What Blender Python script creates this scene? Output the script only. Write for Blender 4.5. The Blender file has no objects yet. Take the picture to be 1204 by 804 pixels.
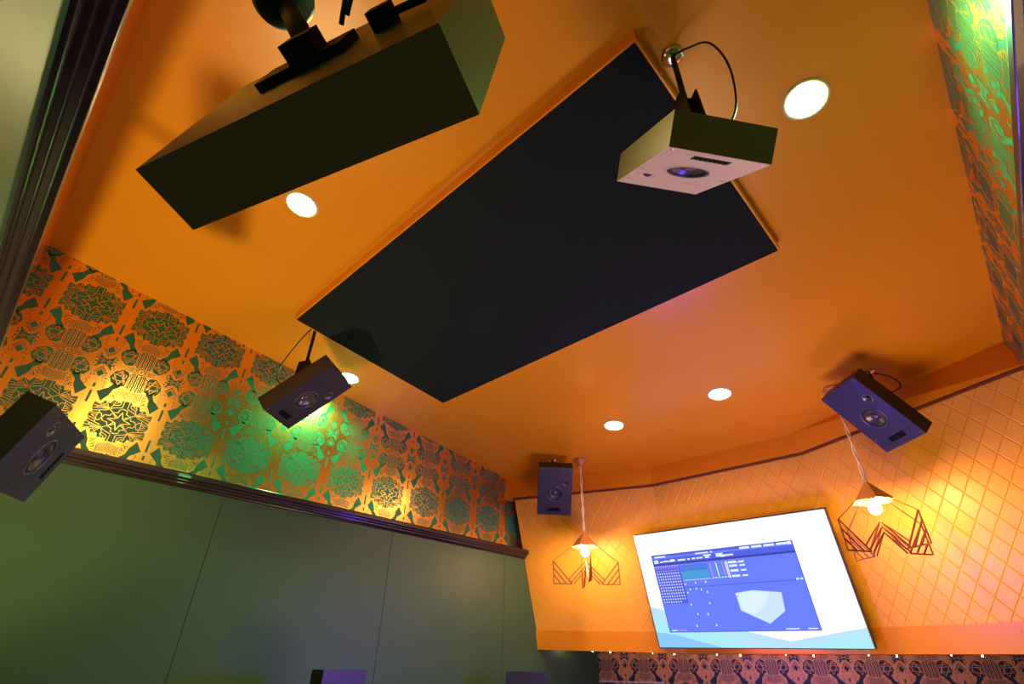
import bpy, bmesh, math, random
from mathutils import Vector, Matrix
random.seed(4)
C = bpy.context.scene.collection
U = 1.7          # metres per survey unit
HC = 0.95        # camera height above the floor
TAN = 0.11924    # the ceiling falls towards the front of the room

def W(x, y, z): return Vector((x*U, y*U, z*U + HC))
def ceil_z(y): return 1.0 - TAN*y

# ------------------------------------------------------------------ camera
R = Matrix(((0.722073, 0.691649, 0.015248), (-0.36258, 0.397116, -0.84311), (-0.589191, 0.603259, 0.537525)))
cam_d = bpy.data.cameras.new('camera'); cam = bpy.data.objects.new('camera', cam_d); C.objects.link(cam)
cam_d.lens = 18.0; cam_d.sensor_width = 36.0; cam_d.clip_start = 0.02
m = Matrix((( R[0][0], -R[1][0], -R[2][0]), (R[0][1], -R[1][1], -R[2][1]), (R[0][2], -R[1][2], -R[2][2])))
cam.matrix_world = Matrix.Translation(W(0, 0, 0)) @ m.to_4x4()
bpy.context.scene.camera = cam
RT = R.transposed()
def ray(px, py): return RT @ Vector(((px-602)/602.0, (py-402)/602.0, 1.0))
def hit(px, py, P0, n):      # survey point where the sight line meets a real plane
    d = ray(px, py); return d * (P0.dot(n)/d.dot(n))

# ------------------------------------------------------------------ materials
def mat(name, col, rough=0.5, metal=0.0, emit=None, strength=0.0, spec=0.5, noise=None, bump=None, coat=0.0):
    mt = bpy.data.materials.new(name); mt.use_nodes = True
    nt = mt.node_tree; b = nt.nodes['Principled BSDF']
    b.inputs['Base Color'].default_value = (*col, 1); b.inputs['Roughness'].default_value = rough
    b.inputs['Metallic'].default_value = metal; b.inputs['Specular IOR Level'].default_value = spec
    b.inputs['Coat Weight'].default_value = coat
    if emit: b.inputs['Emission Color'].default_value = (*emit, 1); b.inputs['Emission Strength'].default_value = strength
    tc = nt.nodes.new('ShaderNodeTexCoord')
    if noise:
        sc, amt = noise
        n = nt.nodes.new('ShaderNodeTexNoise'); n.inputs['Scale'].default_value = sc; n.inputs['Detail'].default_value = 4
        nt.links.new(tc.outputs['Object'], n.inputs['Vector'])
        mx = nt.nodes.new('ShaderNodeMix'); mx.data_type = 'RGBA'
        mx.inputs['A'].default_value = (*[c*(1-amt) for c in col], 1); mx.inputs['B'].default_value = (*[min(1, c*(1+amt)) for c in col], 1)
        nt.links.new(n.outputs['Fac'], mx.inputs['Factor']); nt.links.new(mx.outputs['Result'], b.inputs['Base Color'])
    if bump:
        sc, st, di = bump
        n = nt.nodes.new('ShaderNodeTexNoise'); n.inputs['Scale'].default_value = sc; n.inputs['Detail'].default_value = 3
        nt.links.new(tc.outputs['Object'], n.inputs['Vector'])
        bp = nt.nodes.new('ShaderNodeBump'); bp.inputs['Strength'].default_value = st; bp.inputs['Distance'].default_value = di
        nt.links.new(n.outputs['Fac'], bp.inputs['Height']); nt.links.new(bp.outputs['Normal'], b.inputs['Normal'])
    return mt
ORANGE = (0.80, 0.315, 0.010)
M = {}
M['ceiling'] = mat('orange_satin_paint', ORANGE, 0.33, noise=(3, .04), bump=(18, .08, .004))
M['orange'] = mat('orange_trim_paint', (0.82, 0.29, 0.008), 0.35, noise=(5, .04))
M['green'] = mat('dark_green_paint', (0.036, 0.100, 0.040), 0.5, noise=(2.5, .12), bump=(40, .05, .002))
M['greenw'] = mat('teal_wallpaper_ground', (0.018, 0.190, 0.105), 0.38, noise=(60, .15))
M['gold'] = mat('gold_foil', (0.95, 0.56, 0.15), 0.27, metal=1.0, noise=(90, .08), bump=(220, .06, .0008))
M['goldm'] = mat('recess_lit_gold_foil', (0.90, 0.42, 0.15), 0.5, metal=0.45)  # same foil as the walls, flat recess light put into its colour
M['navyw'] = mat('recess_lit_wallpaper_ground', (0.020, 0.034, 0.045), 0.5)  # copy of the teal ground, violet-lit recess tone put into its colour
M['trim'] = mat('dark_stained_wood', (0.020, 0.007, 0.013), 0.3, noise=(14, .3), coat=.15)
M['seam'] = mat('board_joint', (0.012, 0.016, 0.01), 0.8)
M['fabric'] = mat('navy_acoustic_fabric', (0.006, 0.012, 0.014), 0.9, spec=.25, noise=(400, .3), bump=(900, .4, .001))
M['black'] = mat('black_satin_cabinet', (0.018, 0.016, 0.018), 0.42, bump=(500, .15, .0005))
M['baffle'] = mat('charcoal_baffle', (0.028, 0.024, 0.048), 0.42, bump=(500, .1, .0005))
M['grey'] = mat('bronze_grey_cabinet', (0.115, 0.105, 0.06), 0.36, bump=(500, .1, .0005))
M['pale'] = mat('pale_grey_baffle', (0.84, 0.74, 0.58), 0.45, noise=(30, .03))
M['rubber'] = mat('black_rubber', (0.012, 0.012, 0.013), 0.5)
M['cone'] = mat('driver_cone', (0.10, 0.095, 0.12), 0.28, metal=.5)
M['ring'] = mat('driver_ring', (0.12, 0.11, 0.13), 0.3, metal=.6)
M['hole'] = mat('port_inside', (0.004, 0.004, 0.004), 0.9)
M['screw'] = mat('bright_screw', (0.75, 0.7, 0.65), 0.3, metal=.9)
M['bmetal'] = mat('black_bracket_metal', (0.012, 0.010, 0.009), 0.65, spec=.25)
M['chrome'] = mat('bright_metal', (0.85, 0.82, 0.78), 0.18, metal=1)
M['cable'] = mat('black_cable', (0.012, 0.011, 0.01), 0.35)
M['brass'] = mat('bronze_lamp_metal', (0.30, 0.085, 0.04), 0.42, metal=.6)
M['shade'] = mat('orange_brown_lamp_cone', (0.55, 0.22, 0.06), 0.45, metal=.3)
M['cord'] = mat('pale_twisted_cord', (0.90, 0.72, 0.52), 0.6)
M['bulb'] = mat('lit_warm_bulb', (1, .9, .7), 0.3, emit=(1, .60, .26), strength=390)
M['led'] = mat('lit_led', (1, .9, .7), 0.3, emit=(1, .62, .28), strength=330)
M['lensw'] = mat('downlight_lens_warm', (1, .95, .85), 0.3, emit=(1, .74, .40), strength=22)
M['lensy'] = mat('downlight_lens_yellow', (1, 1, .8), 0.3, emit=(1, .86, .40), strength=22)
M['lensg'] = mat('downlight_lens_green', (.8, 1, .8), 0.3, emit=(.30, 1.0, .30), strength=40)
M['lring'] = mat('downlight_rim', (0.7, 0.55, 0.35), 0.4)
M['umber'] = mat('umber_groove_shade', (0.16, 0.04, 0.01), 0.6)
M['bezel'] = mat('black_bezel', (0.008, 0.007, 0.012), 0.3)
M['floor'] = mat('dark_timber_floor', (0.035, 0.022, 0.018), 0.5, noise=(6, .3))
def em(name, col, s=1.0): return mat(name, (0, 0, 0), 0.6, emit=col, strength=s, spec=0.1)
M['s_white'] = em('screen_white', (0.93, 0.95, 1.0), 1.15)
M['s_ice'] = em('screen_ice_blue', (0.50, 0.80, 1.0), 1.0)
M['s_sky'] = em('screen_sky_blue', (0.28, 0.60, 1.0), 1.0)
M['s_aqua'] = em('screen_aqua', (0.42, 0.86, 0.96), 1.0)
M['s_win'] = em('screen_window_blue', (0.145, 0.225, 0.98), 1.0)
M['s_wind'] = em('screen_window_deep_blue', (0.09, 0.13, 0.80), 1.0)
M['s_navy'] = em('screen_navy', (0.05, 0.06, 0.42), 1.0)
M['s_teal'] = em('screen_teal', (0.07, 0.36, 0.72), 1.0)
M['s_text'] = em('screen_text_white', (0.86, 0.93, 1.0), 1.0)
M['s_pink'] = em('screen_lilac', (0.50, 0.34, 0.95), 1.0)
M['s_pale'] = em('screen_pale_plan', (0.62, 0.80, 0.95), 1.0)
M['s_pale2'] = em('screen_paler_plan', (0.74, 0.90, 0.96), 1.0)

def quilt_material():
    mt = bpy.data.materials.new('quilted_orange_panel'); mt.use_nodes = True; nt = mt.node_tree; b = nt.nodes['Principled BSDF']
    b.inputs['Roughness'].default_value = 0.42
    uv = nt.nodes.new('ShaderNodeUVMap'); uv.uv_map = 'UVMap'
    sp = nt.nodes.new('ShaderNodeSeparateXYZ'); nt.links.new(uv.outputs['UV'], sp.inputs[0])
    def mth(op, a, b_=None, c=None):
        n = nt.nodes.new('ShaderNodeMath'); n.operation = op
        for i, v in enumerate((a, b_, c)):
            if v is None: continue
            if isinstance(v, (int, float)): n.inputs[i].default_value = v
            else: nt.links.new(v, n.inputs[i])
        return n.outputs[0]
    P = 0.058
    outs = []
    for s in (1, -1):
        t = mth('MULTIPLY', sp.outputs[1], 0.79*s)
        t = mth('ADD', t, sp.outputs[0]); t = mth('DIVIDE', t, P)
        t = mth('FRACT', t); t = mth('SUBTRACT', t, 0.5); t = mth('ABSOLUTE', t)     # .5 at the groove
        t = mth('SUBTRACT', 0.5, t)                                                  # 0 at the groove
        outs.append(t)
    d = mth('MINIMUM', outs[0], outs[1])
    g = mth('DIVIDE', d, 0.055); g = mth('MINIMUM', g, 1.0)                           # groove profile
    g = mth('SMOOTH_MIN', g, 0.9, 0.2)
    bp = nt.nodes.new('ShaderNodeBump'); bp.inputs['Strength'].default_value = 1.0; bp.inputs['Distance'].default_value = 0.0022
    nt.links.new(g, bp.inputs['Height']); nt.links.new(bp.outputs['Normal'], b.inputs['Normal'])
    mx = nt.nodes.new('ShaderNodeMix'); mx.data_type = 'RGBA'
    mx.inputs['A'].default_value = (0.88, 0.37, 0.030, 1); mx.inputs['B'].default_value = (0.92, 0.43, 0.040, 1)
    nt.links.new(g, mx.inputs['Factor']); nt.links.new(mx.outputs['Result'], b.inputs['Base Color'])
    return mt
M['quilt'] = quilt_material()

# ------------------------------------------------------------------ mesh helpers
def link(name, me, parent=None, mats=(), smooth=False):
    o = bpy.data.objects.new(name, me); C.objects.link(o)
    for k in mats: me.materials.append(M[k])
    if smooth:
        for p in me.polygons: p.use_smooth = True
    if parent: o.parent = parent
    return o
def from_bm(name, bm, mats, parent=None, smooth=False, recalc=True):
    if recalc: bmesh.ops.recalc_face_normals(bm, faces=bm.faces)
    me = bpy.data.meshes.new(name); bm.to_mesh(me); bm.free()
    return link(name, me, parent, mats, smooth)
def tag(o, label=None, cat=None, group=None, kind=None):
    if label: o['label'] = label
    if cat: o['category'] = cat
    if group: o['group'] = group
    if kind: o['kind'] = kind
    return o
def empty(name, mw, label, cat, group=None):
    o = bpy.data.objects.new(name, None); C.objects.link(o); o.matrix_world = mw; o.empty_display_size = .05
    return tag(o, label, cat, group)
def structure(o): o['kind'] = 'structure'; return o

def add_prism(bm, ring_a, ring_b, mi=0, caps=True):
    a = [bm.verts.new(v) for v in ring_a]; b = [bm.verts.new(v) for v in ring_b]; n = len(a); fs = []
    for i in range(n): fs.append(bm.faces.new((a[i], a[(i+1) % n], b[(i+1) % n], b[i])))
    if caps: fs.append(bm.faces.new(a[::-1])); fs.append(bm.faces.new(b))
    for f in fs: f.material_index = mi
    return fs
def add_box(bm, lo, hi, mi=0):
    x0, y0, z0 = lo; x1, y1, z1 = hi
    return add_prism(bm, [Vector(v) for v in ((x0,y0,z0),(x1,y0,z0),(x1,y1,z0),(x0,y1,z0))],
                     [Vector(v) for v in ((x0,y0,z1),(x1,y0,z1),(x1,y1,z1),(x0,y1,z1))], mi)
def add_poly(bm, pts, mi=0):
    f = bm.faces.new([bm.verts.new(p) for p in pts]); f.material_index = mi; return f
def add_lathe(bm, prof, n=32, mi=0, c=Vector((0,0,0)), ax=Vector((0,0,1)), closed=False):
    """prof: list of (radius, height) turned around ax through c"""
    ax = ax.normalized(); t = ax.orthogonal().normalized(); s = ax.cross(t)
    rings = []
    for r, h in prof:
        if r < 1e-6: rings.append([bm.verts.new(c + ax*h)])
        else: rings.append([bm.verts.new(c + ax*h + t*(r*math.cos(2*math.pi*i/n)) + s*(r*math.sin(2*math.pi*i/n))) for i in range(n)])
    for a, b in zip(rings, rings[1:]):
        for i in range(n):
            j = (i+1) % n
            if len(a) == 1 and len(b) == 1: continue
            if len(a) == 1: f = bm.faces.new((a[0], b[j], b[i]))
            elif len(b) == 1: f = bm.faces.new((a[i], a[j], b[0]))
            else: f = bm.faces.new((a[i], a[j], b[j], b[i]))
            f.material_index = mi; f.smooth = True
def add_tube(bm, pts, r, n=10, mi=0):
    pts = [Vector(p) for p in pts]; rings = []
    up = None
    for i, p in enumerate(pts):
        d = (pts[min(i+1, len(pts)-1)] - pts[max(i-1, 0)]).normalized()
        if up is None: up = d.orthogonal().normalized()
        up = (up - d*up.dot(d)).normalized(); s = d.cross(up)
        rr = r[i] if isinstance(r, (list, tuple)) else r
        rings.append([bm.verts.new(p + up*(rr*math.cos(2*math.pi*k/n)) + s*(rr*math.sin(2*math.pi*k/n))) for k in range(n)])
    for a, b in zip(rings, rings[1:]):
        for k in range(n):
            f = bm.faces.new((a[k], a[(k+1) % n], b[(k+1) % n], b[k])); f.smooth = True; f.material_index = mi
    bm.faces.new(rings[0][::-1]).material_index = mi; bm.faces.new(rings[-1]).material_index = mi
def add_bar(bm, a, b, w, t, nrm, mi=0):
    """flat bar from a to b, w wide in the plane, t thick along nrm"""
    a, b, nrm = Vector(a), Vector(b), Vector(nrm).normalized(); d = (b-a).normalized(); s = nrm.cross(d).normalized()*(w/2); q = nrm*(t/2)
    add_prism(bm, [a-s-q, a+s-q, a+s+q, a-s+q], [b-s-q, b+s-q, b+s+q, b-s+q], mi)
def spline(pts, n=10):
    pts = [Vector(p) for p in pts]; out = []
    P = [pts[0]*2-pts[1]] + pts + [pts[-1]*2-pts[-2]]
    for i in range(1, len(P)-2):
        for k in range(n):
            t = k/n; a, b, c, d = P[i-1:i+3]
            out.append(0.5*((2*b) + (c-a)*t + (2*a-5*b+4*c-d)*t*t + (3*b-a-3*c+d)*t**3))
    out.append(pts[-1]); return out

# ------------------------------------------------------------------ the wallpaper pattern, in millimetres of one repeat
# a: across from the motif centre (0..91.25); b: up from the star centre (0..159); mirrored both ways
TA, TB = 91.25, 159.0
UA = 0.1825/182.5         # survey units per millimetre of repeat
def rect(a0, b0, a1, b1): return [(a0,b0),(a1,b0),(a1,b1),(a0,b1)]
def stroke(p, q, w):
    (x0,y0),(x1,y1) = p, q; l = math.hypot(x1-x0, y1-y0) or 1; nx, ny = -(y1-y0)/l*w/2, (x1-x0)/l*w/2
    return [(x0+nx,y0+ny),(x0-nx,y0-ny),(x1-nx,y1-ny),(x1+nx,y1+ny)]
def path(pts, w): return [stroke(p, q, w) for p, q in zip(pts, pts[1:])]
def tile():
    G, S = [], []          # dark ground pieces, then gold lines laid over them
    G += [rect(88.4,31,TA,66), rect(88.4,77,TA,89)]                                   # dashes on the solid strip
    G += [[(81.5,121),(TA,109.5),(TA,132.5)]]                                         # diamond
    G += [stroke((75,121.5),(TA,142.5),2.0), stroke((77.5,120),(TA,137),1.2), stroke((77,117),(83,109),1.5)]
    G += [[(73.5,TB),(73.5,138),(80,145),(TA,151),(TA,TB)]]                           # bow tie
    S += [stroke((73.5,TB-5),(TA,TB),1.6), stroke((84,147),(84,TB),1.4)]
    G += [[(63,149),(67,154),(60,155)],[(61,142),(64,146),(59,147)],[(66,136),(70,140),(64,141)],[(72,96),(75,99),(70,100)],[(67,108),(70,111),(65,112)]]
    G += [[(34,104),(46,103),(53,86),(73,68),(57,43),(45,66),(42,84),(30,97)]]        # goblet
    G += [[(23,103),(38,97),(54,104),(61,120),(55,138),(40,151),(27,148),(22,140)]]   # lens
    S += path([(26,108),(43,145),(55,116),(26,112),(40,147)], 1.7) + path([(24,128),(56,132),(38,101),(26,136),(52,138)], 1.6)
    for a, w_, b0, b1 in ((0,2.2,96,143),(5.2,3.6,94,147),(10.4,2.2,94,150),(14.8,3.4,96,148),(19.2,1.6,100,144)): G += [rect(max(a-w_/2,0), b0, a+w_/2, b1)]
    G += [[(0,147.5),(4,148.5),(8.2,152),(9.6,TB),(7.6,TB),(6.4,153.6),(3.2,150.6),(0,149.8)]]        # round eye
    G += [rect(0,155,1.2,TB)]
    G += path([(11.5,TB),(12,153),(16.5,151.5),(19,154.5),(23,153),(27,156),(34,155)], 1.5)
    G += path([(15,TB),(20,157.5),(26,TB)], 1.2)
    # comb of fine upright lines, stepping outwards
    for k in range(8): G += [rect(1.0+k*3.0, 64 + (k//2)*2.2, 2.4+k*3.0, 91 + (k//3)*1.5)]
    G += path([(26,70),(31,70),(31,77),(37,77)], 1.5) + path([(26,76),(28,76),(28,84),(35,84)], 1.5) + path([(26,62),(36,62),(36,70),(42,70)], 1.5) + path([(27,90),(33,90)], 1.5)
    G += [rect(39,62,42,65), rect(33,64.5,35.5,67)]
    G += path([(60,78),(67,84),(62,95)], 1.1)
    # star lattice
    G += [[(0,0),(67,0),(67,7),(61,11),(67,20),(66,40),(52,36),(46,50),(34,44),(30,56),(14,53),(12,61),(0,61)]]
    w = 1.3
    S += path([(0,27),(5.5,9),(9,5.5),(27,0)], 1.6)                                   # long cross with pointed arms
    S += path([(0,37),(9,33),(9,24),(20,20),(24,9),(34,9),(38,0)], w)
    S += path([(5.5,9),(20,20)], w) + path([(9,5.5),(20,20)], w)
    S += path([(6,61),(6,40),(22,34)], w) + path([(12,61),(12,46),(26,40)], w) + path([(18,58),(18,50),(28,46)], w)
    S += path([(20,20),(30,28)], w) + path([(22,34),(30,28),(36,22),(48,18),(50,0)], w)
    for p_ in ((46,50),(56,43),(66,38),(67,29),(67,20)): S += path([(30,28),p_], w)    # corner fan
    S += path([(38,44),(48,33),(60,22)], w) + path([(48,18),(67,11)], w) + path([(50,10),(67,5)], w) + path([(50,5),(61,0)], w)
    S += path([(24,55),(26,40),(30,28)], w) + path([(38,0),(42,10),(50,10)], w)
    wide = lambda L_: [[(a*1.09, b) for a, b in p] if max(q[0] for q in p) < 74.4 else p for p in L_]
    return wide(G), wide(S)
TG, TS = tile()
def wallpaper(bm, P0, e, nrm, smin, smax, zmin, zmax, s0, z0, gi, si, lift=0.0004):
    """lays the repeat on a vertical plane: P0 a survey point on it, e the level direction; s0 = motif centre, z0 = star height"""
    per_s, per_z = 0.1825, 0.318
    for i in range(int(math.floor((smin-s0)/per_s))-1, int(math.ceil((smax-s0)/per_s))+2):
        for j in range(int(math.floor((zmin-z0)/per_z))-1, int(math.ceil((zmax-z0)/per_z))+2):
            for ma in (1, -1):
                for mb in (1, -1):
                    sc = s0 + i*per_s; zc = z0 + j*per_z
                    if sc + 0.092 < smin or sc - 0.092 > smax: continue
                    if (zc + 0.16 < zmin) or (zc - 0.16 > zmax): continue
                    for lst, mi, k in ((TG, gi, 1), (TS, si, 2)):
                        for poly in lst:
                            pts = []
                            for a, b in poly:
                                s = sc + ma*a*UA; z = zc + mb*b*UA
                                pts.append((s, z))
                            if max(p[0] for p in pts) < smin or min(p[0] for p in pts) > smax: continue
                            if max(p[1] for p in pts) < zmin or min(p[1] for p in pts) > zmax: continue
                            q = [W(*(P0 + e*s + Vector((0,0,z)))) + nrm*(lift*k) for s, z in pts]
                            try: f = add_poly(bm, q, mi)
                            except Exception: continue
                            f.normal_update()
                            if f.normal.dot(nrm) < 0: f.normal_flip()
def clip(bm, co, no):
    geom = bm.verts[:] + bm.edges[:] + bm.faces[:]
    bmesh.ops.bisect_plane(bm, geom=geom, plane_co=co, plane_no=no, clear_outer=True, dist=1e-6)

# ------------------------------------------------------------------ room shell
XA, XB0, XB1 = -1.75, 0.235, 0.148     # left wall; right wall at the back and at the front
YB, YF = -0.14, 2.06
FL = -HC/U
ZT, PT = 0.46, 0.066                   # picture ledge height and depth
PROF = [(0.0,0.462),(0.066,0.462),(0.067,0.458),(0.067,0.447),(0.060,0.444),(0.060,0.440),(0.052,0.438),(0.052,0.432),(0.045,0.430),(0.043,0.426),(0.036,0.424),(0.036,0.419),(0.0,0.419)]

bm = bmesh.new()
add_prism(bm, [W(XA-.1,YB-.1,FL), W(.4,YB-.1,FL), W(.4,2.9,FL), W(XA-.1,2.9,FL)], [W(XA-.1,YB-.1,FL-.05), W(.4,YB-.1,FL-.05), W(.4,2.9,FL-.05), W(XA-.1,2.9,FL-.05)])
structure(from_bm('floor', bm, ['floor']))
bm = bmesh.new()
cy0, cy1 = YB-.1, 2.14
add_prism(bm, [W(XA-.1,cy0,ceil_z(cy0)), W(.4,cy0,ceil_z(cy0)), W(.4,cy1,ceil_z(cy1)), W(XA-.1,cy1,ceil_z(cy1))],
          [W(XA-.1,cy0,ceil_z(cy0)+.06), W(.4,cy0,ceil_z(cy0)+.06), W(.4,cy1,ceil_z(cy1)+.06), W(XA-.1,cy1,ceil_z(cy1)+.06)])
structure(from_bm('ceiling', bm, ['ceiling']))
ceil_n = Vector((0, TAN, 1)).normalized()

GB = 0.039          # the green boards stand proud of the papered wall
def wall_mesh(name, P0, P1, inward, smin, smax, s0, z0=0.576, ztop=None):
    """green boards below, foil wallpaper above; P0->P1 is the foot line in survey units"""
    P0 = Vector(P0); P1 = Vector(P1); L = (P1-P0).length; e = (P1-P0).normalized(); nrm = Vector(inward).normalized()
    up = bmesh.new()
    # foil ground
    add_poly(up, [W(P0.x,P0.y,0.45), W(P1.x,P1.y,0.45), W(P1.x,P1.y,1.06), W(P0.x,P0.y,1.06)], 0)
    wallpaper(up, P0, e, nrm, smin, smax, 0.45, 1.05, s0, z0, 1, 0)
    clip(up, W(0,0,1.0), ceil_n)
    clip(up, W(0,0,0.45), Vector((0,0,-1)))
    clip(up, W(*P0), -e); clip(up, W(*P1), e)
    me = bpy.data.meshes.new('tmp'); up.to_mesh(me); up.free()
    bm = bmesh.new(); bm.from_mesh(me); bpy.data.meshes.remove(me)
    t = nrm*(-0.08)
    def v(P, z): return W(P.x, P.y, z)
    zb0, zb1 = 1.02, 1.02
    # solid wall behind the paper, green face below the ledge
    gn = nrm*(GB*U)
    add_poly(bm, [v(P0,FL)+gn, v(P1,FL)+gn, v(P1,0.45)+gn, v(P0,0.45)+gn], 2)
    add_poly(bm, [v(P0,0.45)+gn, v(P1,0.45)+gn, v(P1,0.45), v(P0,0.45)], 2)
    a = [v(P0,FL), v(P1,FL), v(P1,ceil_z(P1.y)+.01), v(P0,ceil_z(P0.y)+.01)]
    back = [q + t for q in a]
    f = [q + nrm*(-0.002) for q in a]
    add_prism(bm, f, back, 2)
    return bm
seam_y = [(0.518), (1.132), (1.73)]
bm = wall_mesh('wall_left', (XA,YB,0), (XA,2.385,0), (1,0,0), 0, 2.0, 0.195-YB)
for y in seam_y:
    add_box(bm, W(XA+GB,y-.0008,FL)+Vector((-.0005,0,0)), W(XA+GB,y+.0008,0.42)+Vector((.0008,0,0)), 3)
structure(from_bm('wall_left', bm, ['gold','greenw','green','seam'], recalc=False))
bm = wall_mesh('wall_right', (XB0,YB,0), (XB1,1.80,0), (-1,-.0448,0), 0, 1.95, 0.12)
structure(from_bm('wall_right', bm, ['gold','greenw','green','seam'], recalc=False))
bm = wall_mesh('wall_back', (XA,YB,0), (XB0,YB,0), (0,1,0), 0, .02, 0.1)
add_box(bm, W(-1.02,YB+GB,FL)+Vector((0,-.0005,0)), W(-1.018,YB+GB,0.42)+Vector((0,.0008,0)), 3)
structure(from_bm('wall_back', bm, ['gold','greenw','green','seam'], recalc=False))

# picture ledge with a stepped profile
def ledge(name, P0, P1, inward, ext0=0, ext1=0):
    P0 = Vector(P0); P1 = Vector(P1); e = (P1-P0).normalized(); n = Vector(inward).normalized(); bm = bmesh.new()
    r0 = [W(*(P0 + n*p + e*(p*ext0) + Vector((0,0,z)))) for p, z in PROF]
    r1 = [W(*(P1 + n*p + e*(p*ext1) + Vector((0,0,z)))) for p, z in PROF]
    add_prism(bm, r0, r1, 0)
    o = structure(from_bm(name, bm, ['trim']))
    md = o.modifiers.new('soft edges', 'BEVEL'); md.width = .002; md.segments = 2; md.limit_method = 'ANGLE'
    return o
ledge('trim_1', (XA,YB,0), (XA,1.868,0), (1,0,0), 1, 0)
ledge('trim_2', (XA,YB,0), (XB0,YB,0), (0,1,0), 1, -1)
ledge('trim_3', (XB0,YB,0), (XB1,1.76,0), (-1,-.0448,0), 1, 0)

# ------------------------------------------------------------------ faceted front wall
top = [Vector((-1.705,1.775,.68)), Vector((-1.098,2.012,.68)), Vector((-.486,2.028,.68)), Vector((.160,1.743,.68))]
mid = [Vector((-1.713,1.940,.143)), Vector((-1.135,2.165,.134)), Vector((-.50,2.180,.128)), Vector((.135,1.90,.117))]
bot = [Vector((-1.713,1.951,.071)), Vector((-1.135,2.180,.060)), Vector((-.50,2.195,.056)), Vector((.135,1.915,.048))]
bm = bmesh.new(); uvl = bm.loops.layers.uv.new('UVMap')
s = 0.0
for k in range(3):
    l = (top[k+1]-top[k]).length
    f = bm.faces.new([bm.verts.new(W(*p)) for p in (mid[k], mid[k+1], top[k+1]+Vector((0,.006,.01)), top[k]+Vector((0,.006,.01)))])
    h = (top[k]-mid[k]).length
    uvs = [(s,-h),(s+l,-h),(s+l,0),(s,0)]
    for lp, u in zip(f.loops, uvs): lp[uvl].uv = u
    s += l
o = structure(from_bm('wall_front', bm, ['quilt'], recalc=False))
sd = o.modifiers.new('thickness', 'SOLIDIFY'); sd.thickness = .12; sd.offset = -1
o = o
# upper orange band between panel and ceiling, leaning slightly
bm = bmesh.new()
def band(bm, lo, hi, depth, mi=0):
    for k in range(len(lo)-1):
        a = [lo[k], lo[k+1], hi[k+1], hi[k]]
        add_prism(bm, [W(*p) for p in a], [W(*(p+Vector((0,depth,0)))) for p in a], mi)
lo = [p + Vector((0,-.010,.004)) for p in top]
lo[0] = Vector((-1.75,1.755,.684)); lo[3] = Vector((.165,1.735,.684))
hi = [Vector((-1.75,1.780,0)), Vector((-1.083,2.012,0)), Vector((-.500,2.022,0)), Vector((.160,1.80,0))]
for p in hi: p.z = ceil_z(p.y) + .004
band(bm, lo, hi, .06)
structure(from_bm('trim_4', bm, ['orange']))
bm = bmesh.new()
lo2 = [p + Vector((0,-.006,0)) for p in bot]; hi2 = [p + Vector((0,-.006,0)) for p in mid]
lo2[0].x = hi2[0].x = -1.711
band(bm, lo2, hi2, .10)
structure(from_bm('trim_5', bm, ['orange']))

bm = bmesh.new()                       # dark strip painted in for the shaded groove where the band meets the quilting
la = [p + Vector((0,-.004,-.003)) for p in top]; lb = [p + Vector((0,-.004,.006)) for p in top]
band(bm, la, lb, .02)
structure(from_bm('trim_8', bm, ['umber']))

# wall under the bulkhead, set back, same wallpaper with the recess light in its colours
def lowy(x): return 2.432 + .2557*(x+1.592)
P0 = Vector((-1.75, lowy(-1.75), 0)); P1 = Vector((.45, lowy(.45), 0)); e = (P1-P0).normalized(); nrm = Vector((e.y, -e.x, 0))
bm = bmesh.new()
add_poly(bm, [W(P0.x,P0.y,FL), W(P1.x,P1.y,FL), W(P1.x,P1.y,.35), W(P0.x,P0.y,.35)], 0)
s_str = (Vector((-1.592,2.432,0))-P0).length
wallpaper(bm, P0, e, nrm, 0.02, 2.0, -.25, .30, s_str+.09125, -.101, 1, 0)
clip(bm, W(*P0), -e); clip(bm, W(0,0,-.06)+Vector((0,0,-.02)), Vector((0,0,-1)))
a = [W(P0.x,P0.y,FL)-nrm*.002, W(P1.x,P1.y,FL)-nrm*.002, W(P1.x,P1.y,.35)-nrm*.002, W(P0.x,P0.y,.35)-nrm*.002]
add_prism(bm, a, [q-nrm*.08 for q in a], 2)
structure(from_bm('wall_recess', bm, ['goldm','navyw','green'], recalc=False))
# underside closing the recess
bm = bmesh.new()
for k in range(3):
    a = [bot[k]+Vector((0,.02,.012)), bot[k+1]+Vector((0,.02,.012)), Vector((bot[k+1].x, 2.95, .075)), Vector((bot[k].x, 2.95, .075))]
    add_prism(bm, [W(*p) for p in a], [W(*(p+Vector((0,0,.03)))) for p in a])
structure(from_bm('trim_6', bm, ['trim']))
# thin pale ledge at the foot of the recess paper
bm = bmesh.new()
Q = lambda s_, d, z: W(*(P0+e*s_)) + nrm*d + Vector((0,0,z*U))
def led_box(s0_, s1_, d0, d1, z0_, z1_):
    add_prism(bm, [Q(s0_,d0,z0_),Q(s1_,d0,z0_),Q(s1_,d1,z0_),Q(s0_,d1,z0_)], [Q(s0_,d0,z1_),Q(s1_,d0,z1_),Q(s1_,d1,z1_),Q(s0_,d1,z1_)])
led_box(.0, .345, 0, .03, -.047, -.041)
led_box(.0, .008, .0, .012, -.041, .08)
o = structure(from_bm('trim_7', bm, ['cord']))

# ------------------------------------------------------------------ ceiling cloud
def ceil_pt(px, py, h=1.0):
    d = ray(px, py); return d*(h/(d.z + TAN*d.y))
t = .030
outer = [Vector((x, y, ceil_z(y))) for x, y in ((-1.452,.484),(-.186,.480),(-.184,1.085),(-1.440,1.090))]
inner = [ceil_pt(*p, 1.0-t) for p in ((348.5,377),(746.5,48),(914,294.5),(522.5,474))]
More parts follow.
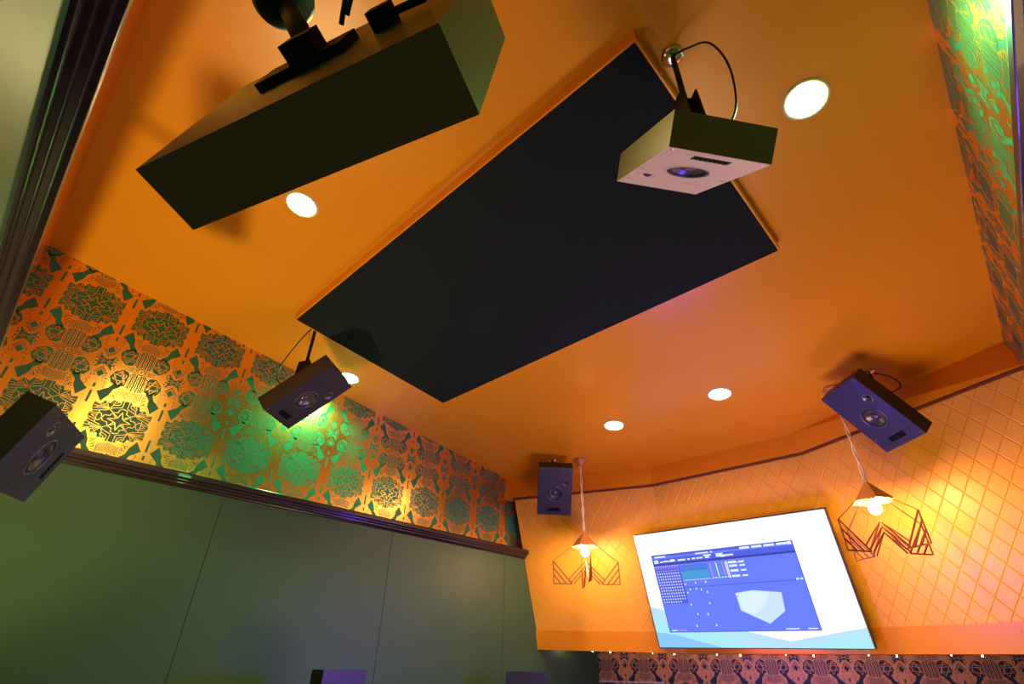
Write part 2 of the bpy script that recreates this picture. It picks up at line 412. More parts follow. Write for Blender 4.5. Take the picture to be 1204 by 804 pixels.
# rectangle of the fabric face, squared up
x0 = (inner[0].x+inner[3].x)/2; x1 = (inner[1].x+inner[2].x)/2; y0 = (inner[0].y+inner[1].y)/2; y1 = (inner[2].y+inner[3].y)/2
cx, cy = (x0+x1)/2, (y0+y1)/2
cloud = empty('acoustic_ceiling_panel', Matrix.Translation(W(cx,cy,ceil_z(cy))), 'large rectangular dark navy fabric acoustic panel in an orange frame under the ceiling', 'acoustic panel')
inv = cloud.matrix_world.inverted()
def rim(x0,x1,y0,y1,dz): return [inv @ W(x,y,ceil_z(y)-dz) for x,y in ((x0,y0),(x1,y0),(x1,y1),(x0,y1))]
bm = bmesh.new()
o1 = rim(x0-.004,x1+.004,y0-.004,y1+.004,t-.001); o0 = rim(x0-.004,x1+.004,y0-.004,y1+.004,0.0005)
i1 = rim(x0+.0,x1-.0,y0+.0,y1-.0,t-.001); i0 = rim(x0,x1,y0,y1,0.0005)
V = [[bm.verts.new(p) for p in r] for r in (o0,o1,i1,i0)]
for a, b in zip(V, V[1:]+V[:1]):
    for k in range(4): bm.faces.new((a[k], a[(k+1)%4], b[(k+1)%4], b[k]))
from_bm('frame', bm, ['orange'], cloud)['label'] = 'orange frame'
bm = bmesh.new()
add_prism(bm, rim(x0+.0012,x1-.0012,y0+.0012,y1-.0012,.002), rim(x0+.0012,x1-.0012,y0+.0012,y1-.0012,t))
from_bm('fabric_panel', bm, ['fabric'], cloud)['label'] = 'dark navy fabric face'

# ------------------------------------------------------------------ downlights
def downlight(x, y, lens, label, r=.040):
    P = W(x, y, ceil_z(y)); n = -ceil_n
    q = Vector((0,0,1)).rotation_difference(n)
    root = empty('recessed_downlight', Matrix.Translation(P) @ q.to_matrix().to_4x4(), label, 'ceiling light', 'round downlights recessed in the orange ceiling')
    R_ = r*U
    bm = bmesh.new(); add_lathe(bm, [(R_*.84,.0),(R_*.86,.004),(R_*.97,.005),(R_*1.02,.002),(R_*1.04,0.0)], 48)
    from_bm('rim', bm, ['lring'], root)
    bm = bmesh.new(); add_lathe(bm, [(0,.0125),(R_*.3,.012),(R_*.6,.0098),(R_*.8,.006),(R_*.85,.0005)], 48)
    from_bm('lens', bm, [lens], root)
    return root
DL = [(-1.007,.272,'lensy','yellow-white lit downlight beside the long black speaker at the upper left'),
      (-.003,.779,'lensg','green-tinged lit downlight right of the pale-faced speaker'),
      (-1.616,.785,'lensg','green lit downlight half hidden by the speaker against the green-lit wallpaper'),
      (-1.010,1.613,'lensw','warm lit downlight near the front wall, left and brighter of the front pair'),
      (-.586,1.625,'lensw','warm lit downlight near the front wall, right and smaller-looking of the front pair')]
for x, y, l, lab in DL: downlight(x, y, l, lab)

# ------------------------------------------------------------------ loudspeakers
SW = .1445*U; SH = 1.54*SW; SD = .33*SW
POSE = {
 'front_right': ((-0.2016,1.6979,0.6343),(0.7814,-0.6238,0.0167),(-0.4423,-0.5349,0.7199),(-0.4401,-0.5699,-0.6939)),
 'side_left': ((-1.4002,0.573,0.6736),(-0.595,0.8036,0.0152),(0.6485,0.4688,0.5998),(0.4749,0.3667,-0.8)),
 'front_left': ((-1.3893,1.7022,0.6409),(0.7215,0.6922,-0.0176),(0.5008,-0.504,0.7037),(0.4782,-0.5165,-0.7103)),
 'side_right': ((-0.1787,0.5542,0.6431),(-0.598,-0.801,0.0274),(-0.6181,0.4827,0.6205),(-0.5103,0.3541,-0.7838)),
 'rear_left': ((-1.2319,0.049,0.3093),(0.1829,0.2664,0.9463),(0.9401,-0.3292,-0.0891),(0.2878,0.9059,-0.3106)),
 'rear_right': ((-0.2449,0.0844,0.3263),(0.0922,-0.2044,-0.9745),(-0.937,-0.349,-0.0155),(-0.337,0.9146,-0.2237)),
}
def pose_matrix(c, u, v, n):
    u, v, n = Vector(u).normalized(), Vector(v), Vector(n)
    n = n.normalized(); u = (u - n*u.dot(n)).normalized(); v = n.cross(u)
    mm = Matrix((u, v, n)).transposed().to_4x4(); return Matrix.Translation(W(*c)) @ mm
def speaker(key, label, body='black', face='baffle', mount=None, group='slim loudspeakers with a woofer, tweeter and slot port', pm=None, cable=None):
    root = empty('loudspeaker', pm or pose_matrix(*POSE[key]), label, 'loudspeaker', group)
    fr = .006                           # baffle thickness
    bm = bmesh.new(); x_, y_ = SW/2, SH/2
    o4 = [Vector(v) for v in ((-x_,-y_,0),(x_,-y_,0),(x_,y_,0),(-x_,y_,0))]
    dz = Vector((0,0,1)); tk = .004; i4 = [Vector((v.x*(1-tk/x_), v.y*(1-tk/y_), 0)) for v in o4]
    rings = [[bm.verts.new(v - dz*d_) for v in r_] for r_, d_ in ((o4,SD),(o4,.0006),(i4,.0006),(i4,SD-.004))]
    for A_, B_ in zip(rings, rings[1:]):
        for k in range(4): bm.faces.new((A_[k], A_[(k+1)%4], B_[(k+1)%4], B_[k]))
    bm.faces.new(rings[0][::-1]); bm.faces.new(rings[-1])
    o = from_bm('cabinet', bm, [body], root)
    wc, wr = (0, -.08*SW), .215*SW; tcx, tr = (.30*SW, .29*SW), .088*SW; px, py, pw, ph = 0, -.585*SW, .19*SW, .058*SW
    # baffle plate with real openings for drivers and port
    bm = bmesh.new(); q = tk + .0003
    def loop_(pts, z=0.0):
        vs_ = [bm.verts.new((p[0], p[1], z)) for p in pts]; es = [bm.edges.new((vs_[k], vs_[(k+1) % len(vs_)])) for k in range(len(vs_))]; return vs_, es
    circ = lambda c_, r_, n_: [(c_[0]+r_*math.cos(2*math.pi*k/n_), c_[1]+r_*math.sin(2*math.pi*k/n_)) for k in range(n_)]
    holes = [circ(wc, wr, 40), circ(tcx, tr, 28), [(px-pw,py-ph),(px+pw,py-ph),(px+pw,py+ph),(px-pw,py+ph)]]
    ov, oe = loop_([(-x_+.0008,-y_+.0008),(x_-.0008,-y_+.0008),(x_-.0008,y_-.0008),(-x_+.0008,y_-.0008)])
    hs = [loop_(h) for h in holes]
    bmesh.ops.triangle_fill(bm, use_beauty=True, edges=oe + [e_ for h in hs for e_ in h[1]])
    for f_ in bm.faces:
        f_.normal_update()
        if f_.normal.z < 0: f_.normal_flip()
    def wall_(vs_, dep, flip=False):
        lw = [bm.verts.new(v.co - dz*dep) for v in vs_]
        for k in range(len(vs_)):
            k2 = (k+1) % len(vs_); f_ = (vs_[k], vs_[k2], lw[k2], lw[k]); bm.faces.new(f_ if flip else f_[::-1])
        return lw
    wall_(ov, .0006)
    for (vs_, _), dep in zip(hs, (.006,.005,.03)): wall_(vs_, dep, True)
    o = from_bm('baffle', bm, [face], root, recalc=False)
    if face == 'pale': o['label'] = 'pale baffle'
    pal = face == 'pale'
    # woofer: trim ring, rolled surround, sunken cone, dust cap
    bm = bmesh.new(); c = Vector((wc[0], wc[1], 0))
    add_lathe(bm, [(wr*1.14,.0002),(wr*1.12,.0014),(wr*1.03,.0016),(wr*.99,-.002)], 44, 0, c)
    wf = from_bm('woofer', bm, ['ring' if not pal else 'pale'], root)
    bm = bmesh.new(); add_lathe(bm, [(wr*1.0,-.0045),(wr*.97,-.0015),(wr*.90,.0012),(wr*.83,-.0012),(wr*.79,-.005)], 44, 0, c); from_bm('surround', bm, ['rubber'], wf)
    bm = bmesh.new(); add_lathe(bm, [(wr*.80,-.0045),(wr*.6,-.010),(wr*.38,-.0145)], 44, 0, c); from_bm('cone', bm, ['cone'], wf)
    bm = bmesh.new(); add_lathe(bm, [(wr*.42,-.0140),(wr*.36,-.0095),(wr*.22,-.0060),(0,-.0045)], 32, 0, c); from_bm('dust_cap', bm, ['cone'], wf)
    # tweeter
    bm = bmesh.new(); c = Vector((*tcx, 0))
    add_lathe(bm, [(tr*1.22,.0002),(tr*1.18,.0014),(tr*1.04,.0014),(tr*.8,-.0025),(tr*.55,-.0045),(tr*.5,-.0048)], 32, 0, c)
    tw = from_bm('tweeter', bm, ['ring' if not pal else 'pale'], root)
    bm = bmesh.new(); add_lathe(bm, [(tr*.54,-.0046),(tr*.48,-.001),(tr*.3,.0015),(0,.0025)], 28, 0, c); from_bm('dome', bm, ['rubber'], tw)
    # slot port with ribs
    bm = bmesh.new(); add_box(bm, (px-pw-.001,py-ph-.001,-.022), (px+pw+.001,py+ph+.001,-.020)); pt = from_bm('port', bm, ['hole' if not pal else 'pale'], root)
    bm = bmesh.new()
    for k in range(8):
        x = px - pw + (k+.5)*2*pw/8
        add_bar(bm, (x-.0035,py-ph,-.004), (x+.0035,py+ph,-.004), .0018 if not pal else .0062, .006, (0,0,1))
    from_bm('port_ribs', bm, ['rubber' if not pal else 'hole'], pt)
    for sx, sy in ((.44,.70),(-.44,.70),(.44,-.70),(-.44,-.70),(.44,.02),(-.44,.02),(.44,-.47),(-.44,-.47),(.44,.50)):
        bm = bmesh.new(); add_lathe(bm, [(0,.0016),(.0034,.0014),(.0050,.0003)], 12, 0, Vector((sx*SW, sy*SW, 0)))
        from_bm('screw', bm, ['screw' if face == 'pale' else 'ring'], root)
    if face == 'pale':
        bm = bmesh.new()
        for k in range(9): add_box(bm, ((-.10-.028*k)*SW-.0028, .330*SW-.0008,.0), ((-.10-.028*k)*SW+.0006*(k % 3), .330*SW+.0012,.0005))
        from_bm('maker_plate', bm, ['ring'], root)
    inv = root.matrix_world.inverted()
    if mount:
        mx, my, jz = mount
        P = inv @ W(mx, my, ceil_z(my)); J = inv @ W(mx, my, jz); ax = (P-J).normalized()
        br = bmesh.new(); add_box(br, (-.055,-.032,-SD-.006), (.055,.032,-SD))
        bo = from_bm('mounting_bracket', br, ['bmetal'], root)
        bm = bmesh.new(); add_lathe(bm, [(.0,0),(.034,.0),(.034,-.004),(.028,-.010),(.012,-.014),(.0,-.014)], 32, 0, P, ax); from_bm('ceiling_disc', bm, ['chrome'], bo)['label'] = 'bright metal ceiling disc'
        bm = bmesh.new(); add_tube(bm, [P-ax*.008, J], .0085, 14); from_bm('drop_rod', bm, ['bmetal'], bo)
        bm = bmesh.new()                      # swivel fork from the rod to the plate
        B0 = Vector((0,0,-SD-.004)); d = J-B0
        side = Vector((1,0,0))
        for sg in (-1, 1):
            off = side*(.020*sg)
            w0 = Vector((0,1,0))
            a0, a1 = B0+off+w0*.080, B0+off-w0*.080
            tdir = d.normalized().cross(side).normalized()*.030
            e0, e1 = J+off+tdir+d.normalized()*.012, J+off-tdir+d.normalized()*.012
            th = side*.0025
            if (a0-e0).length > (a0-e1).length: e0, e1 = e1, e0
            add_prism(bm, [a0-th,a1-th,e1-th,e0-th], [a0+th,a1+th,e1+th,e0+th])
        add_tube(bm, [J-side*.024, J+side*.024], .0075, 12)
        from_bm('swivel_fork', bm, ['bmetal'], bo)
    if cable:
        bm = bmesh.new(); add_tube(bm, spline([inv @ W(*p) for p in cable], 10), .0032, 8)
        from_bm('cable', bm, ['cable'], root)
    return root, inv

# overhead set
speaker('front_right', 'violet-lit black speaker hanging tilted at the right, its cone facing down over the quilted wall', mount=(-.170,1.760,.720),
        cable=[(-.170,1.752,ceil_z(1.752)-.004),(-.125,1.775,.765),(-.11,1.77,.725),(-.15,1.735,.695)])
speaker('side_left', 'black slim speaker hanging in front of the green-lit patterned wallpaper', mount=(-1.432,.548,.790),
        cable=[(-1.432,.540,.93),(-1.455,.520,.88),(-1.50,.500,.80),(-1.500,.498,.745),(-1.47,.52,.715)])
speaker('front_left', 'black slim upright speaker beside the left pendant lamp near the front corner', mount=(-1.420,1.728,.725),
        cable=[(-1.420,1.720,.79),(-1.455,1.745,.765),(-1.45,1.75,.72),(-1.42,1.735,.68)])
speaker('side_right', 'speaker with a pale front face and bronze-lit cabinet hanging beside the dark panel', body='grey', face='pale', mount=(-.148,.552,.800),
        cable=[(-.148,.548,.928),(-.118,.540,.905),(-.085,.545,.885),(-.072,.560,.82),(-.085,.575,.74),(-.115,.57,.69)])
r, inv = speaker('rear_left', 'dark sideways-mounted speaker at the far left edge under the patterned wallpaper', mount=None)
# wall arm hidden behind it
bm = bmesh.new(); add_box(bm, (-.05,-.03,-SD-.005), (.05,.03,-SD)); bo = from_bm('mounting_bracket', bm, ['bmetal'], r)
bm = bmesh.new(); add_tube(bm, [Vector((0,0,-SD)), inv @ W(-1.245,YB+GB+.004,.335)], .010, 14); from_bm('wall_arm', bm, ['bmetal'], bo)
bm = bmesh.new(); add_tube(bm, [inv @ W(-1.245,YB+GB,.335), inv @ W(-1.245,YB+GB+.006,.335)], .032, 24); from_bm('wall_plate', bm, ['bmetal'], bo)
r, inv = speaker('rear_right', 'nearest and largest-looking speaker, seen from behind and below at the upper left', body='grey')
# bracket on the back: long plate, swivel block, arm, ball joint and drop rod
bm = bmesh.new(); add_box(bm, (-.030,-.052,-SD-.010), (.022,.068,-SD)); bo = from_bm('mounting_bracket', bm, ['bmetal'], r)
bm = bmesh.new(); add_box(bm, (-.016,-.020,-SD-.030), (.014,.020,-SD-.008)); from_bm('swivel_block', bm, ['bmetal'], bo)
A0 = inv @ W(-.229,.040,.340); ball = W(-.262,.010,.432); A1 = inv @ ball
bm = bmesh.new(); add_tube(bm, [A0, A1], .013, 20); from_bm('swivel_arm', bm, ['bmetal'], bo)
bm = bmesh.new(); add_lathe(bm, [(0,-.045),(.022,-.036),(.034,-.02),(.040,0),(.034,.02),(.022,.036),(0,.045)], 28, 0, A1, (inv.to_3x3() @ Vector((0,0,1)))); from_bm('ball_joint', bm, ['bmetal'], bo)
bm = bmesh.new(); add_tube(bm, [A1, inv @ W(-.262,.010,ceil_z(.01))], .016, 18); from_bm('drop_rod', bm, ['bmetal'], bo)
for k, off in enumerate((0, .012)):
    bm = bmesh.new(); add_tube(bm, spline([inv @ W(-.215+off*.5,.045,.375+off*.3), inv @ W(-.200+off,.035,.395), inv @ W(-.205+off,.02,.44), inv @ W(-.235,.012,.52), inv @ W(-.250,.012,.62)], 10), .0032, 8)
    from_bm('cable', bm, ['cable'], r)
bm = bmesh.new(); add_box(bm, (-.014,-.112,-SD-.020), (.008,-.086,-SD)); from_bm('cable_plug', bm, ['bmetal'], r)
bm = bmesh.new(); add_tube(bm, [Vector((-.003,-.10,-SD-.01)), Vector((-.003,-.15,-SD-.008))], .004, 10); from_bm('cable_boot', bm, ['rubber'], r)

# ear-height pair, only their tops reach into the picture
def ear(px, py, dist, nrm2, label, body='black', face='baffle'):
    d = ray(px, py); d = d*(dist/d.length); n = Vector((nrm2[0], nrm2[1], 0)).normalized(); v = Vector((0,0,1)); u = v.cross(n)
    c = d - Vector((0,0,SH/2/U)); mm = Matrix((u, v, n)).transposed().to_4x4()
    speaker(None, label, body, face, pm=Matrix.Translation(W(*c)) @ mm, group='ear-height speakers at the bottom edge')
    # slim stand under each
    f = Vector((c.x, c.y, 0)); zb = c.z - SH/2/U
    st = empty('speaker_stand', Matrix.Translation(W(f.x - n.x*.028, f.y - n.y*.028, FL)), 'speaker stand under the ' + label.split(',')[0], 'speaker stand')
    bm = bmesh.new(); add_box(bm, (-.11,-.11,0), (.11,.11,.012)); from_bm('base', bm, ['bmetal'], st)
    H = (zb-FL)*U; bm = bmesh.new(); add_tube(bm, [(0,0,.012),(0,0,H-.008)], .016, 16); from_bm('pole', bm, ['bmetal'], st)
    bm = bmesh.new(); add_box(bm, (-.05,-.05,H-.008), (.05,.05,H)); from_bm('top_plate', bm, ['bmetal'], st)
ear(407, 787.5, 1.68, (.98,.16), 'violet-lit speaker top cut by the bottom edge, left of the two')
ear(619, 789.5, 2.12, (.55,-.72), 'near-black speaker top cut by the bottom edge, right of the two')

# ------------------------------------------------------------------ pendant lamps
def pendant(x, y, phi, label):
    zc = ceil_z(y); root = empty('pendant_lamp', Matrix.Translation(W(x,y,zc)), label, 'pendant lamp', 'pendants with a small cone over a cut metal zigzag cage')
    L = lambda z: (z - zc)*U          # survey height to local
    bm = bmesh.new(); r0, r1 = .026*U, .032*U                     # faceted canopy
    add_prism(bm, [Vector((r1*math.cos(a), r1*math.sin(a), -.002)) for a in [math.pi/3*i for i in range(6)]],
              [Vector((r0*.55*math.cos(a), r0*.55*math.sin(a), -.040)) for a in [math.pi/3*i for i in range(6)]]); from_bm('canopy', bm, ['shade'], root)
    za = L(.486); bm = bmesh.new()
    for ph in (0, math.pi):                                       # two strand twisted cord
        n = 60; pts = []
        for i in range(n+1):
            t_ = i/n; z = -.038 + (za+.038)*t_; a = ph + t_*14
            pts.append((.0058*math.cos(a), .0058*math.sin(a), z))
        add_tube(bm, pts, .0034, 8)
    from_bm('twisted_cord', bm, ['cord'], root)['label'] = 'pale twisted cord'
    bm = bmesh.new(); n = 24; ring = [(.011*math.cos(2*math.pi*i/n), 0, za+.001+.011*math.sin(2*math.pi*i/n)) for i in range(n+1)]
    add_tube(bm, ring, .002, 8); from_bm('hanging_ring', bm, ['cord'], root)
    # cone shade (six sided), hollow
    zr = L(.422); rs = .056*U; bm = bmesh.new(); N = 6
    for (ra, rb, dz) in ((.006, rs, 0), (.004, rs-.003, -.003)):
        A = [bm.verts.new((ra*math.cos(2*math.pi*i/N+phi), ra*math.sin(2*math.pi*i/N+phi), za-.010+dz)) for i in range(N)]
        B = [bm.verts.new((rb*math.cos(2*math.pi*i/N+phi), rb*math.sin(2*math.pi*i/N+phi), zr)) for i in range(N)]
        for i in range(N): bm.faces.new((A[i], A[(i+1)%N], B[(i+1)%N], B[i]))
        bm.faces.new(A)
    from_bm('shade', bm, ['shade'], root, recalc=False)['label'] = 'small cone shade'
    bm = bmesh.new(); add_lathe(bm, [(0,zr+.04),(.014,zr+.04),(.016,zr+.014),(.014,zr+.010),(0,zr+.010)], 20); from_bm('bulb_holder', bm, ['brass'], root)
    zb = L(.405); bm = bmesh.new(); add_lathe(bm, [(.011,zb+.036),(.014,zb+.026),(.024,zb+.012),(.028,zb-.004),(.024,zb-.020),(.012,zb-.030),(0,zb-.033)], 28)
    from_bm('bulb', bm, ['bulb'], root)['label'] = 'lit warm bulb'
    # cage: two flat zigzag plates crossing at the axis
    RO = .131*U; zt_ = L(.366); zl = L(.284); zv = zl; rv = RO*.45; pk = L(.368); th = .004; w = .0062
    for q in range(2):
        a = phi + q*math.pi/2; d = Vector((math.cos(a), math.sin(a), 0)); nn = Vector((-math.sin(a), math.cos(a), 0))
        bm = bmesh.new()
        def P(r, z): return d*r + Vector((0,0,z))
        def B(p, q_, ww=w): add_bar(bm, P(*p), P(*q_), ww, th, nn)
        for s_ in (1, -1):
            B((s_*rs*.98, zr), (s_*RO, zt_), .0035)                          # spoke from the cone
            B((s_*RO, zt_), (s_*RO, zl)); B((s_*RO, zl), (s_*rv, zl))        # outer edge and foot
            # stripes running down and in
            for k in range(3):
                f = k*.30
                B((s_*RO, zt_ + (zl-zt_)*f), (s_*(rv + (RO-rv)*f), zl), w*1.15)
            # stripes climbing to the centre
            st = (zt_-zl)/(RO-rv)
            for k, (rr, zz) in enumerate(((rv+.022, zl+.022*st), (rv+.006, zl+.006*st), (rv-.012, zl))):
                B((s_*rr, zz), (0, pk-k*.026))
        from_bm('cage_plate', bm, ['brass'], root)
    return root
pendant(-1.318, 1.796, math.radians(45), 'pendant lamp with cone and zigzag cage hanging left of the screen by the upright speaker')
pendant(-.286, 1.796, math.radians(53), 'pendant lamp with cone and zigzag cage hanging right of the screen below the tilted speaker')

# ------------------------------------------------------------------ television
tT0, tT1, tB0, tB1 = Vector((-1.216,1.985,.484)), Vector((-.461,1.985,.474)), Vector((-1.216,2.115,.074)), Vector((-.461,2.115,.068))
tT0 = hit(744,628.5,Vector((0,1.985,.484)),Vector((0,1,0))); tT1 = hit(970,597.5,Vector((0,1.985,.484)),Vector((0,1,0)))
tB0 = hit(775,763,Vector((0,2.108,.07)),Vector((0,1,0))); tB1 = hit(1030,763,Vector((0,2.108,.07)),Vector((0,1,0)))
cen = (tT0+tT1+tB0+tB1)/4; ux = ((tT1+tB1)-(tT0+tB0)).normalized(); uv_ = ((tT0+tT1)-(tB0+tB1)); uv_ = (uv_ - ux*uv_.dot(ux)).normalized(); un = ux.cross(uv_)
tw = ((tT1-tT0).length + (tB1-tB0).length)/2*U; thh = ((tT0-tB0).length+(tT1-tB1).length)/2*U
tm = Matrix.Translation(W(*cen)) @ Matrix((ux, uv_, un)).transposed().to_4x4()
tv = empty('television', tm, 'large flat screen showing a blue software window on the orange quilted wall', 'television')
bm = bmesh.new(); add_box(bm, (-tw/2,-thh/2,-.045), (tw/2,thh/2,-.001))
o = from_bm('case', bm, ['bezel'], tv); b = o.modifiers.new('edges','BEVEL'); b.width = .002; b.segments = 2
bm = bmesh.new(); add_box(bm, (-.2,-.13,-.085), (.2,.13,-.045)); from_bm('wall_bracket', bm, ['bmetal'], tv)
def S(px, py):     # position on the glass, metres from its centre
    P = hit(px, py, cen, un); return ((P-cen).dot(ux)*U, (P-cen).dot(uv_)*U)
bz = .006
bm = bmesh.new()
def sp(bm, pts, z, mi): add_poly(bm, [Vector((x,y,z)) for x,y in pts], mi)
hw, hh = tw/2-bz, thh/2-bz
SM = ['s_white','s_ice','s_sky','s_aqua']
Z0 = .0004
# wallpaper of the desktop: broad diagonal bands towards the foot
sp(bm, [(-hw,-hh),(hw,-hh),(hw,hh),(-hw,hh)], Z0, 0)
sp(bm, [(-hw,-hh),(hw,-hh),(hw,-hh*.72),(hw*.35,-hh*.90),(-hw*.15,-hh*.70),(-hw,-hh*.30)], Z0*1.5, 1)
sp(bm, [(-hw,-hh),(-hw*.02,-hh),(-hw*.38,-hh*.66),(-hw,-hh*.55)], Z0*2, 3)
sp(bm, [(-hw,-hh),(-hw*.30,-hh),(-hw*.80,-hh*.78),(-hw,-hh*.74)], Z0*2.5, 2)
sp(bm, [(hw*.35,-hh),(hw,-hh),(hw,-hh*.84),(hw*.7,-hh*.90)], Z0*2, 3)
scr = from_bm('screen', bm, SM, tv, recalc=False)
# software window
bm = bmesh.new()
wn = [S(766.5,653.5), S(931,635.5), S(965.5,741), S(788,742.5)]
cx0 = (wn[0][0]+wn[3][0])/2; cx1 = (wn[1][0]+wn[2][0])/2; cy1 = (wn[0][1]+wn[1][1])/2; cy0 = (wn[2][1]+wn[3][1])/2
WM = ['s_win','s_wind','s_navy','s_text','s_teal','s_pink','s_pale','s_pale2']
Z1 = .0018
def wr(x0,y0,x1,y1,mi,k=1):   # rectangle in fractions of the window, y down from its top
    X = lambda a: cx0+(cx1-cx0)*a; Y = lambda a: cy1-(cy1-cy0)*a
    sp(bm, [(X(x0),Y(y1)),(X(x1),Y(y1)),(X(x1),Y(y0)),(X(x0),Y(y0))], Z1+.0003*k, mi)
def fw(px, py):
    x, y = S(px, py); return ((x-cx0)/(cx1-cx0), (cy1-y)/(cy1-cy0))
wr(-.004,-.006,1.004,1.006,2,-1); wr(0,0,1,1,0,0)
wr(0,.0,1,.14,1,1); wr(0,.022,1,.05,0,2)
wr(.0,.115,1,.14,2,2); wr(0,.44,1,.45,1,2)
rnd = random.Random(9)
wr(.02,.015,.11,.035,3,3); wr(.345,.02,.44,.037,3,3); wr(.455,.018,.47,.037,3,3)
for x in (.66,.74,.82,.90): wr(x+.003,.008,x+.07,.034,3,3)
wr(.972,.0,.995,.04,3,3)
for x, w_, yy in ((.01,.035,.075),(.01,.035,.1),(.06,.02,.095),(.085,.04,.09),(.13,.05,.092),(.145,.03,.08),(.20,.06,.09),(.275,.02,.09),(.31,.025,.088),(.345,.02,.088),(.37,.02,.088),(.40,.055,.065),(.41,.03,.09),(.49,.05,.065),(.49,.12,.088),(.52,.03,.095)):
    wr(x,yy-.011,x+w_,yy+.009,3,4)
# routing list of small marks
wr(.004,.158,.200,.645,1,2)
for i in range(10):
    for j in range(13):
        x = .010 + i*.0185 ; y = .168 + j*.037
        if j > 11 and i > 7: continue
        wr(x+.001, y, x+.0088, y+.018, 5 if j < 2 else 3, 3)
wr(.0,.15,.19,.162,5,3)
# meters
wr(.205,.165,.405,.345,4,2); wr(.205,.165,.405,.235,1,3)
for i in range(22): wr(.208+i*.009,.172,.212+i*.009,.225,4,4)
wr(.205,.352,.41,.358,3,4)
for i in range(6): wr(.425+i*.022,.165,.432+i*.022,.335,(5,4,3,4,5,3)[i],3); wr(.422+i*.022,.345,.436+i*.022,.358,3,4)
wr(.545,.16,.552,.37,3,3)
for yy in (.165,.21,.27,.335):
    wr(.56,yy,.615,yy+.026,3,3); wr(.632,yy+.005,.668,yy+.024,3,3)
wr(.555,.182,.66,.192,3,4)
wr(.955,.425,.972,.445,3,3); wr(.98,.425,.995,.445,3,3)
for px, py in ((806,687),(818,685),(830,684),(812,693),(819,692),(825,693),(832,696),(809,697),(813,711),(835,709),(821,722),(833,722),(820,736),(843,735)):
    a, b_ = fw(px, py); wr(a-.004,b_-.016,a+.004,b_+.010,3,3)
wr(.015,.975,.06,.987,3,3); wr(.068,.975,.13,.985,5,3); wr(.80,.975,.88,.987,3,3); wr(.93,.975,.985,.987,3,3)
def fpoly(pxs, mi, k): sp(bm, [(S(*p)) for p in pxs][::-1], Z1+.0003*k, mi)
fpoly([(864.7,697),(885,693.5),(919,696),(923.5,718),(906,733),(871.5,717.5)], 6, 3)
fpoly([(866,698),(885,694.5),(905,696),(900,712),(888,722),(873,716.5)], 7, 4)
wr(.553,.585,.560,.60,1,6)
o = from_bm('software_window', bm, WM, scr, recalc=False); o['label'] = 'blue software window'
for f in o.data.polygons: pass

# ------------------------------------------------------------------ string of tiny lamps under the bulkhead
led_root = empty('light_string', Matrix.Translation(W(-1.2,2.2,.066)), 'string of tiny warm lamps tucked under the orange band above the lower wallpaper', 'string lights')
inv = led_root.matrix_world.inverted()
pts = []
for k in range(3):
    a, b_ = bot[k], bot[k+1]; n = int((b_-a).length/.085)
    for i in range(n):
        p = a.lerp(b_, (i+.5)/n); pts.append(Vector((p.x, p.y+.165+.012*math.sin(i*1.7), p.z+.007)))
bm = bmesh.new(); add_tube(bm, [inv @ W(*(p+Vector((0,0,.004)))) for p in pts], .0018, 6); from_bm('wire', bm, ['cable'], led_root)
for i, p in enumerate(pts):
    bm = bmesh.new(); c = inv @ W(*(p-Vector((0,0,.002+.003*(i % 3)))))
    add_lathe(bm, [(0,-.004),(.0024,-.0025),(.003,0),(.0022,.003),(0,.005)], 10, 0, c); from_bm('bulb', bm, ['led'], led_root)

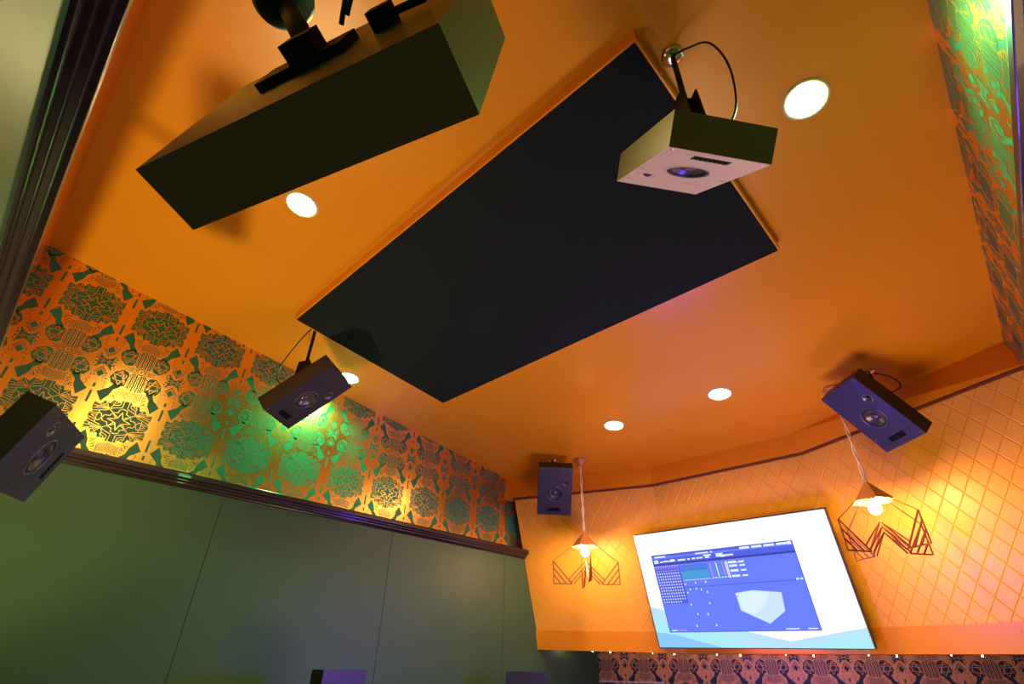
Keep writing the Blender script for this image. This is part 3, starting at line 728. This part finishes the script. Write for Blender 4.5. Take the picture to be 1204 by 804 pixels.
# ------------------------------------------------------------------ lights
def area(name, P, size, col, power, direction, spread=math.pi, shape='DISK', sy=None):
    l = bpy.data.lights.new(name, 'AREA'); l.shape = shape; l.size = size; l.color = col; l.energy = power; l.spread = spread
    if sy: l.size_y = sy
    o = bpy.data.objects.new(name, l); C.objects.link(o); o.location = P
    o.rotation_euler = Vector(direction).to_track_quat('-Z','Y').to_euler(); return o
def spot(name, P, col, power, direction, ang=120, blend=.7, r=.03):
    l = bpy.data.lights.new(name, 'SPOT'); l.color = col; l.energy = power; l.spot_size = math.radians(ang); l.spot_blend = blend; l.shadow_soft_size = r
    o = bpy.data.objects.new(name, l); C.objects.link(o); o.location = P
    o.rotation_euler = Vector(direction).to_track_quat('-Z','Y').to_euler(); return o
def point(name, P, col, power, r=.03):
    l = bpy.data.lights.new(name, 'POINT'); l.color = col; l.energy = power; l.shadow_soft_size = r
    o = bpy.data.objects.new(name, l); C.objects.link(o); o.location = P; return o
WARM, GREEN, YEL, VIO = (1, .62, .30), (.25, 1.0, .32), (1, .80, .35), (.30, .12, 1.0)
for (x, y, l, _), pw in zip(DL, (18, 50, 60, 44, 30)):
    col = {'lensy': YEL, 'lensg': GREEN, 'lensw': WARM}[l]
    spot('downlight_beam', W(x, y, ceil_z(y)) - ceil_n*.02, col, pw, -ceil_n, 160, .6, .05)
spot('downlight_beam', W(-.59, .272, ceil_z(.272)) - ceil_n*.02, (1,.80,.28), 52, -ceil_n, 160, .6, .05)
# corner uplight and violet lamp out of frame below; wide warm area is added fill
spot('corner_uplight', W(-1.42,-.062,-.40), (1,.70,.28), 120, (.10,.12,1), 92, .8, .06)
area('bounce_fill', W(-.5,1.25,-.40), .8, (1,.62,.28), 21, (0,.1,1))  # added soft fill standing in for floor bounce on the ceiling
point('violet_desk_lamp', W(-.72,1.50,.035), (.16,.06,1.0), 46, .12)
lb_ = area('screen_back_light', tm @ Vector((.10, -thh/2+.045, -.062)), .46, (.25,.06,1.0), 3.0, tm.to_3x3() @ Vector((0,-1,.15)), shape='RECTANGLE', sy=.02)
wd = bpy.data.worlds.new('world'); bpy.context.scene.world = wd; wd.use_nodes = True
wd.node_tree.nodes['Background'].inputs[0].default_value = (.02,.015,.012,1); wd.node_tree.nodes['Background'].inputs[1].default_value = 1

vs = bpy.context.scene.view_settings
vs.view_transform = 'Standard'; vs.look = 'None'; vs.gamma = 1; vs.use_curve_mapping = False; vs.exposure = 0.0
